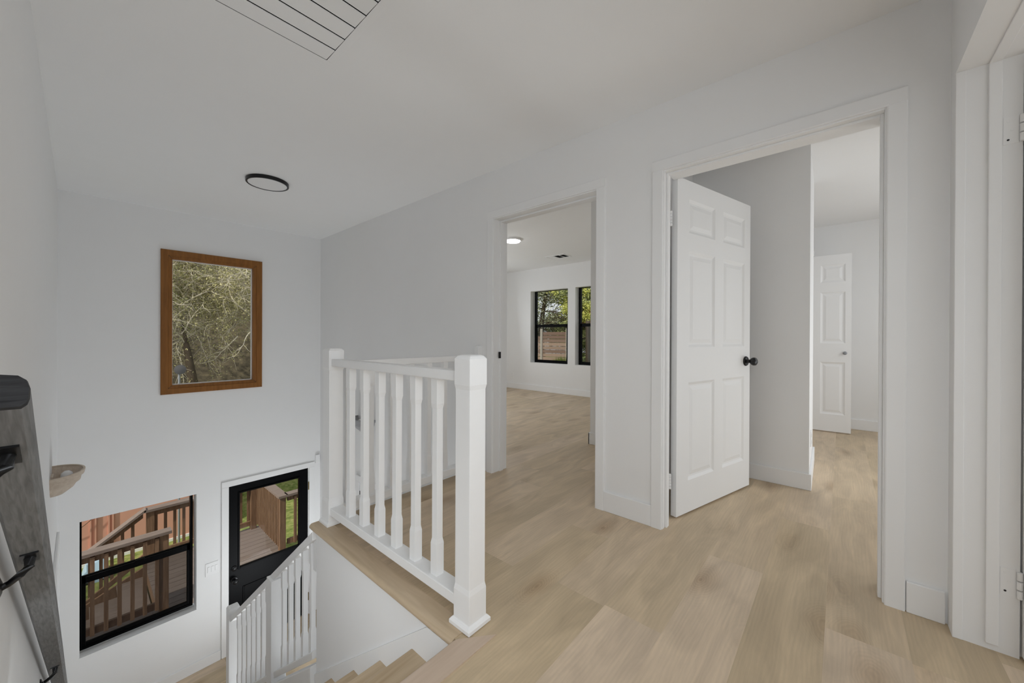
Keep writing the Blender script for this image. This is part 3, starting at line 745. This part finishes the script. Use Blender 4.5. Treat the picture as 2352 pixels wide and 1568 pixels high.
bx(1.1145, 1.9565, YB-.01, YB+.15, ZL, ZL+.010).build('threshold', M_OAKX, d3)

# ------------------------------------------------------------------ outside: deck
ZD = -2.62
mb = MB(); y = YB+.16
while y < 8.50:
    mb.box(-2.5 if y < 6.8 else .70, 4.2 if y < 7.2 else 2.33, y, min(y+.135, 8.52), ZD-.03, ZD); y += .1415
struct(mb.build('floor_deck', M_DECK))
struct(bx(-2.5, 2.33, YB+.16, 6.9, ZD-.30, ZD-.032).box(.70, 2.33, 6.9, 8.5, ZD-.30, ZD-.032).box(2.33, 4.2, YB+.16, 7.2, ZD-.30, ZD-.032).build('floor_deck_frame', M_DRAIL))
def deck_rail(label, a, b, ztop, ca=True, cb=True, n=None, z0=ZD+.07, post_a=True, post_b=True, cap=.145, group='brown deck railings', zb=None, zbb=None):
    """straight run of railing from a to b (plan points); ztop may be (za, zb) for a sloping run"""
    za, zb_ = ztop if isinstance(ztop, tuple) else (ztop, ztop)
    a = Vector((a[0], a[1])); b = Vector((b[0], b[1])); d = (b-a); L = d.length; d /= L; nrm = Vector((-d.y, d.x))
    t = thing('deck_railing', label, 'railing', (a.x, a.y, ZD), group)
    def P(s, o, z): q = a+d*s+nrm*o; return (q.x, q.y, z+za+(zb_-za)*s/L)
    def bar(name, s0, s1, o0, o1, dz0, dz1, m):
        MB().add([P(s0,o0,dz0),P(s1,o0,dz0),P(s1,o1,dz0),P(s0,o1,dz0),P(s0,o0,dz1),P(s1,o0,dz1),P(s1,o1,dz1),P(s0,o1,dz1)],
                 [(0,3,2,1),(4,5,6,7),(0,1,5,4),(1,2,6,5),(2,3,7,6),(3,0,4,7)]).build(name, m, t)
    bar('cap_rail', -.03, L+.03, -cap/2, cap/2, -.038, 0, M_DCAP)
    bar('top_rail', 0, L, -.02, .02, -.125, -.038, M_DRAIL)
    h = ztop_h = None
    lo = (z0-za)
    bar('bottom_rail', 0, L, -.02, .02, lo, lo+.085, M_DRAIL)
    n = n or max(1, round(L/.115)-1)
    for i in range(1, n+1):
        s = L*i/(n+1)
        bar('baluster', s-.019, s+.019, -.019-.038, .019-.038, lo, -.06, M_DRAIL)
    for flag, s in ((post_a, .045), (post_b, L-.045)):
        if flag: bar('post', s-.046, s+.046, -.046, .046, lo-.12, -.038, M_DRAIL)
    fix(t)
deck_rail('brown deck railing just outside the lower window', (-1.6, 6.80), (.79, 6.80), -1.545, n=20, post_a=True)
deck_rail('brown deck railing going away behind the front door glass', (2.30, 8.50), (2.30, 7.20), -1.672, n=15, post_a=False)
deck_rail('short brown deck railing to the right of the corner post, behind the front door', (2.38, 7.24), (4.1, 7.24), -1.672, post_a=False)
deck_rail('brown deck railing across the far side of the deck', (2.24, 8.47), (.72, 8.47), -1.755, n=12)
deck_rail('sloping brown stair railing beyond the lower window, against the salmon wall', (.68, 8.47), (-1.6, 8.47), (-1.755, -3.36), z0=-2.56, post_a=False)
# outside stairs going down along the far railing
ds = thing('deck_stairs', 'brown wooden steps going down behind the deck railing outside the lower window', 'stairs', (.2, 7.7, -3.4))
for i in range(4):
    bx(.66-.28*(i+1), .66-.28*i+.02, 6.95, 8.40, ZD-.18*(i+1)-.035, ZD-.18*(i+1)).build('tread', M_DECK, ds)
for y in (6.92, 8.40):
    MB().prism([(.70, y, ZD-.03), (.70, y, ZD-.30), (-.55, y, -3.42), (-.72, y, -3.30)], (0, .04, 0)).build('stringer', M_DRAIL, ds)
fix(ds)

# ------------------------------------------------------------------ outside: ground, house next door
def terrain(name, m, xs, ys, fz):
    vs = [(x, y, fz(x, y)) for y in ys for x in xs]; nx = len(xs); fs = []
    for jy in range(len(ys)-1):
        for i in range(nx-1): fs.append((jy*nx+i, jy*nx+i+1, (jy+1)*nx+i+1, (jy+1)*nx+i))
    mb = MB(); mb.add(vs, fs); return struct(mb.build(name, m, smooth=True))
def lin(a, b, n): return [a+(b-a)*i/n for i in range(n+1)]
nr = random.Random(3)
def fz1(x, y):
    z = -3.42
    if y > 11.2 and x > 2.0: z += (y-11.2)*.30+.05*math.sin(3*x+y)
    if y > 11.2 and x <= 2.0: z += max(0, (y-11.2))*.30*max(0, min(1, (x-.5)/1.5))
    return z
terrain('ground_lawn', M_GRASS, lin(-8, 9, 34), lin(5.4, 16, 30), fz1)
def fz2(x, y): return -2.9+(y-13.6)*1.02+.25*math.sin(1.3*x+.7*y)+.12*math.sin(3.1*x-y)
terrain('ground_hillside', M_HILL, lin(-8, 16, 48), lin(13.6, 24, 26), fz2)
hs = thing('neighbouring_house', 'salmon coloured house beyond the deck railing', 'house', (0, 12, -3.4))
bx(-6, 2.42, 11.0, 12.6, -3.36, -1.1).build('wall', M_SALMON, hs)
bx(-6, 2.42, 10.98, 11.0, -3.44, -3.36).build('base_trim', M_TRIM, hs)
bx(-6, 2.42, 11.02, 12.6, -3.6, -3.36).build('foundation', M_POST, hs)
for x in (.14, .205, .385, .44, -.9, -.83): bx(x, x+.022, 10.975, 11.0, -3.36, -1.1).build('batten', M_SALMON, hs)
MB().prism([(-6.2, 11.0, -1.1), (-6.2, 12.8, -1.1), (-6.2, 12.8, -1.0), (-6.2, 11.9, -.72)], (8.8, 0, 0)).build('roof', M_BARK, hs)
cb_ = []
for i in range(15):
    s = i/14; cb_.append((-.25+.55*s, 10.94, -2.70+.35*s-.10*math.sin(math.pi*s)))
MB().tube(cb_, .006, 6).build('cable', M_BARK, hs)
fix(hs)
tp = MB()
gx, gy = 10, 8; vs = []
for jy in range(gy+1):
    for i in range(gx+1):
        u, v = i/gx, jy/gy; e_ = min(u, 1-u, v, 1-v)*4
        vs.append((.02+.36*u, 10.15+.55*v, -3.40+.30*min(1, e_*1.2)+.03*math.sin(9*u+5*v)))
tp.add(vs, [(jy*(gx+1)+i, jy*(gx+1)+i+1, (jy+1)*(gx+1)+i+1, (jy+1)*(gx+1)+i) for jy in range(gy) for i in range(gx)])
tag(tp.build('tarpaulin', M_BLUE, smooth=True), 'pale blue tarpaulin heap on the ground below the salmon house', 'tarpaulin')

# ------------------------------------------------------------------ vegetation
def leaf_cloud(mb, rg, pts, size, flat=.0):
    for p in pts:
        a = Vector((rg.gauss(0, 1), rg.gauss(0, 1), rg.gauss(0, 1))).normalized(); b = a.orthogonal().normalized()
        if rg.random() < .5: b = a.cross(b)
        s = size*rg.uniform(.55, 1.3); p = Vector(p)
        mb.add([p-a*s, p+b*s*.45, p+a*s, p-b*s*.45], [(0, 1, 2, 3)])
def grow(rg, start, direction, length, rad, depth, tw, tips, wob=.35):
    n = max(3, int(length/.12)); p = Vector(start); d = Vector(direction).normalized(); pts = [p.copy()]; rd = [rad]
    for i in range(n):
        d = (d+Vector((rg.uniform(-wob, wob), rg.uniform(-wob, wob), rg.uniform(-wob, wob)-.02))).normalized()
        p = p+d*(length/n); pts.append(p.copy()); rd.append(rad*(1-.75*(i+1)/n))
        if depth == 0 or rg.random() < .6: tips.append(p+Vector((rg.gauss(0, .04), rg.gauss(0, .04), rg.gauss(0, .04))))
        if depth > 0 and i > 0:
            for _ in range(2 if depth > 1 else 1):
                nd = (d+Vector((rg.uniform(-1, 1), rg.uniform(-1, 1), rg.uniform(-.9, .8)))).normalized()
                grow(rg, p, nd, length*rg.uniform(.3, .55), rad*.45, depth-1, tw, tips, wob)
    tw.tube(pts, rd, 4)
def shrub(x, y, z, h, sd, label, leafm, n=4, length=1.5, name='shrub', lsize=.025, keep=1.0, group='shrubs outside the upper window', rad=.02, bias=(0, -.3, .4)):
    rg = random.Random(sd); tw = MB(); tips = []
    t = thing(name, label, 'shrub', (x, y, z), group)
    for i in range(n):
        st_ = Vector((x+rg.uniform(-.3, .3), y+rg.uniform(-.2, .2), z+rg.uniform(0, h*.5)))
        dr = Vector((rg.uniform(-1, 1)+bias[0], rg.uniform(-.8, .4)+bias[1], rg.uniform(.0, .9)+bias[2]))
        grow(rg, st_, dr, length*rg.uniform(.7, 1.2), rad, 2, tw, tips)
    tw.build('branches', M_TWIG, t, recalc=False)
    lf = MB(); leaf_cloud(lf, rg, [q+Vector((rg.gauss(0, .05), rg.gauss(0, .05), rg.gauss(0, .05))) for q in tips for _ in range(3) if rg.random() < keep], lsize); lf.build('foliage', leafm, t, recalc=False)
    fix(t)
M1 = dict(length=1.9, n=6)
shrub(2.9, 12.6, 2.6, 1.2, 21, 'pale twiggy shrub at the top right of the upper window', M_LEAF1, **M1)
shrub(1.35, 12.4, 2.7, 1.2, 22, 'pale twiggy shrub at the top left of the upper window', M_LEAF1, **M1)
shrub(2.1, 12.2, 1.7, 1.0, 23, 'twiggy yellow leaved shrub in the middle of the upper window', M_LEAF1, **M1)
shrub(1.2, 12.6, 1.3, 1.0, 24, 'olive leaved shrub at the left edge of the upper window', M_LEAF2, **M1)
shrub(2.95, 11.9, 1.0, .9, 25, 'bright yellow leaved shrub low at the right of the upper window', M_LEAF1, bias=(-.5, -.2, .1), **M1)
tw = MB(); tips = []; rg = random.Random(77)
tr = thing('tree', 'leaning bare tree trunk low at the left of the upper window', 'tree', (1.75, 11.0, -3.2))
MB().tube([(1.98, 11.0, -3.4), (1.80, 11.0, -1.2), (1.70, 11.0, -.1), (1.60, 11.05, .72), (1.56, 11.15, 1.1), (1.50, 11.3, 1.5)], [.16, .12, .095, .065, .03, .012], 12).build('trunk', M_BARK, tr, smooth=True)
for i in range(7):
    grow(rg, (1.52+rg.uniform(-.05, .05), 11.08, .9+.2*i), (rg.uniform(-.6, 1), rg.uniform(-.6, .3), rg.uniform(0, .6)), 1.0, .014, 1, tw, tips)
grow(rg, (2.5, 10.9, 1.05), (-.6, 0, -.5), .75, .016, 1, tw, tips); 
grow(rg, (2.75, 10.9, 1.15), (-.5, 0, -.55), .75, .014, 1, tw, tips)
tw.build('branches', M_TWIG, tr, recalc=False)
lf = MB(); leaf_cloud(lf, rg, tips, .035); lf.build('foliage', M_LEAF1, tr, recalc=False)
fix(tr)
di = thing('dish_on_pole', 'round grey dish on a thin metal pole, low left in the upper window', 'dish', (1.33, 10.0, -3.4))
MB().lathe((1.337, 10.0, .375), (.05, -1, .05), [(0, -.03), (.06, -.024), (.095, -.006), (.095, .004), (.05, .012), (0, .016)], 32).build('dish', plain('dull grey metal', (.11, .105, .11), .6), di, smooth=True)
MB().tube([(1.325, 10.03, -3.42), (1.325, 10.03, .33)], .020, 10).build('pole', M_GALV, di, smooth=True)
fix(di)

# bedroom side yard (level with the upper floor)
struct(bx(6.2, 24, -8, 14, -3.6, -.04).build('ground_yard', M_GRASS))
fe = thing('fence', 'brown horizontal board fence seen through the bedroom windows', 'fence', (11.0, 8.0, 0))
def slats(y0, y1, top, n, tilt=0):
    mb = MB(); h = (top+.02)/n
    for i in range(n):
        z = -.02+h*i; mb.box(11.0+.012*(i % 2), 11.03+.012*(i % 2), y0, y1, z+.009, z+h-.008)
    return mb
slats(7.05, 8.15, 1.25, 10).build('board_panel', M_FENCE, fe)
slats(8.15, 13.0, 1.10, 9).build('board_panel', M_FENCE, fe)
for y, zt in ((8.15, 1.36), (7.06, 1.36), (9.6, 1.2), (11.0, 1.2)): bx(10.93, 10.99, y-.035, y+.035, -.1, zt).build('post', M_POST, fe)
fix(fe)
tag(bx(11.4, 11.55, 6.50, 6.61, -.1, 1.62).build('dark_post', M_BARK, bevel=.02), 'dark upright post behind the second bedroom window', 'post')
def tree(x, y, h, rx, rz, cz, sd, label, lm, nleaf, lsize, trunk=.14):
    rg = random.Random(sd); t = thing('tree', label, 'tree', (x, y, -.1), 'trees beyond the fence')
    MB().tube([(x, y, -.2), (x+rg.uniform(-.1, .1), y+.05, h*.35), (x+rg.uniform(-.2, .2), y-.05, h*.7), (x, y, h)], [trunk, trunk*.8, trunk*.5, .02], 9).build('trunk', M_BARK, t, smooth=True)
    tw = MB(); tips = []
    for i in range(9):
        grow(rg, (x, y, h*rg.uniform(.25, .85)), (rg.uniform(-1, 1), rg.uniform(-1, 1), rg.uniform(-.1, .7)), rx*1.1, .03, 1, tw, tips)
    tw.build('branches', M_BARK, t, recalc=False)
    pts = []
    cl_ = [Vector((x+rg.gauss(0, .5)*rx, y+rg.gauss(0, .5)*rx, cz+rg.gauss(0, .5)*rz)) for _ in range(26)]
    for i in range(nleaf):
        c_ = rg.choice(cl_); pts.append(c_+Vector((rg.gauss(0, .28), rg.gauss(0, .28), rg.gauss(0, .22)))*rx*.55)
    lf = MB(); leaf_cloud(lf, rg, pts, lsize); lf.build('foliage', lm, t, recalc=False)
    fix(t)
tree(13.0, 9.6, 4.2, 1.3, 1.3, 2.7, 1, 'grey green tree at the left of the first bedroom window', M_LEAF4, 9000, .05)
tree(13.6, 8.2, 4.5, 1.2, 1.4, 2.6, 2, 'olive green tree in the middle of the first bedroom window', M_LEAF5, 8000, .05)
tree(12.6, 7.6, 3.6, .75, 1.0, 2.2, 3, 'bright yellow green tree at the right of the first bedroom window', M_LEAF6, 6000, .045)
tree(14.6, 9.0, 2.6, 1.6, .7, 1.5, 4, 'low dense olive bush just above the board fence', M_LEAF5, 9000, .055)
tree(13.4, 7.0, 4.4, 1.1, 1.0, 3.0, 5, 'tall green tree behind the second bedroom window', M_LEAF5, 7000, .05)
tree(12.9, 7.35, 2.3, .42, .34, 1.85, 6, 'orange leaved shrub behind the second bedroom window', M_LEAF3, 3500, .04, .06)
tree(14.6, 7.7, 2.6, 1.5, .8, 1.0, 7, 'dark green bush behind the dark post in the yard', M_LEAF5, 7000, .05)
gb = MB(); rg = random.Random(8)
for i in range(1500):
    x, y = rg.uniform(10.3, 10.9), 7.0+abs(rg.gauss(0, .28)); h = rg.uniform(.15, .50)*max(.25, 1-(y-7.0)*1.1); a = rg.uniform(0, 6.28)
    gb.add([(x-.012*math.cos(a), y-.012*math.sin(a), -.05), (x+.012*math.cos(a), y+.012*math.sin(a), -.05), (x+rg.gauss(0, .05), y+rg.gauss(0, .05), h)], [(0, 1, 2)])
o = gb.build('grass_tuft', leafmat('bright grass', (.16, .22, .04), (.34, .40, .10)), recalc=False)
o['kind'] = 'stuff'; o['label'] = 'bright green grass at the foot of the board fence'; o['category'] = 'grass'

# shadowing roof over the house so that daylight reaches the rooms only through their openings
struct(bx(XL-.6, XF+.7, -1.7, 6.1, ZCB+.13, ZCB+.35).build('roof', M_BARK))
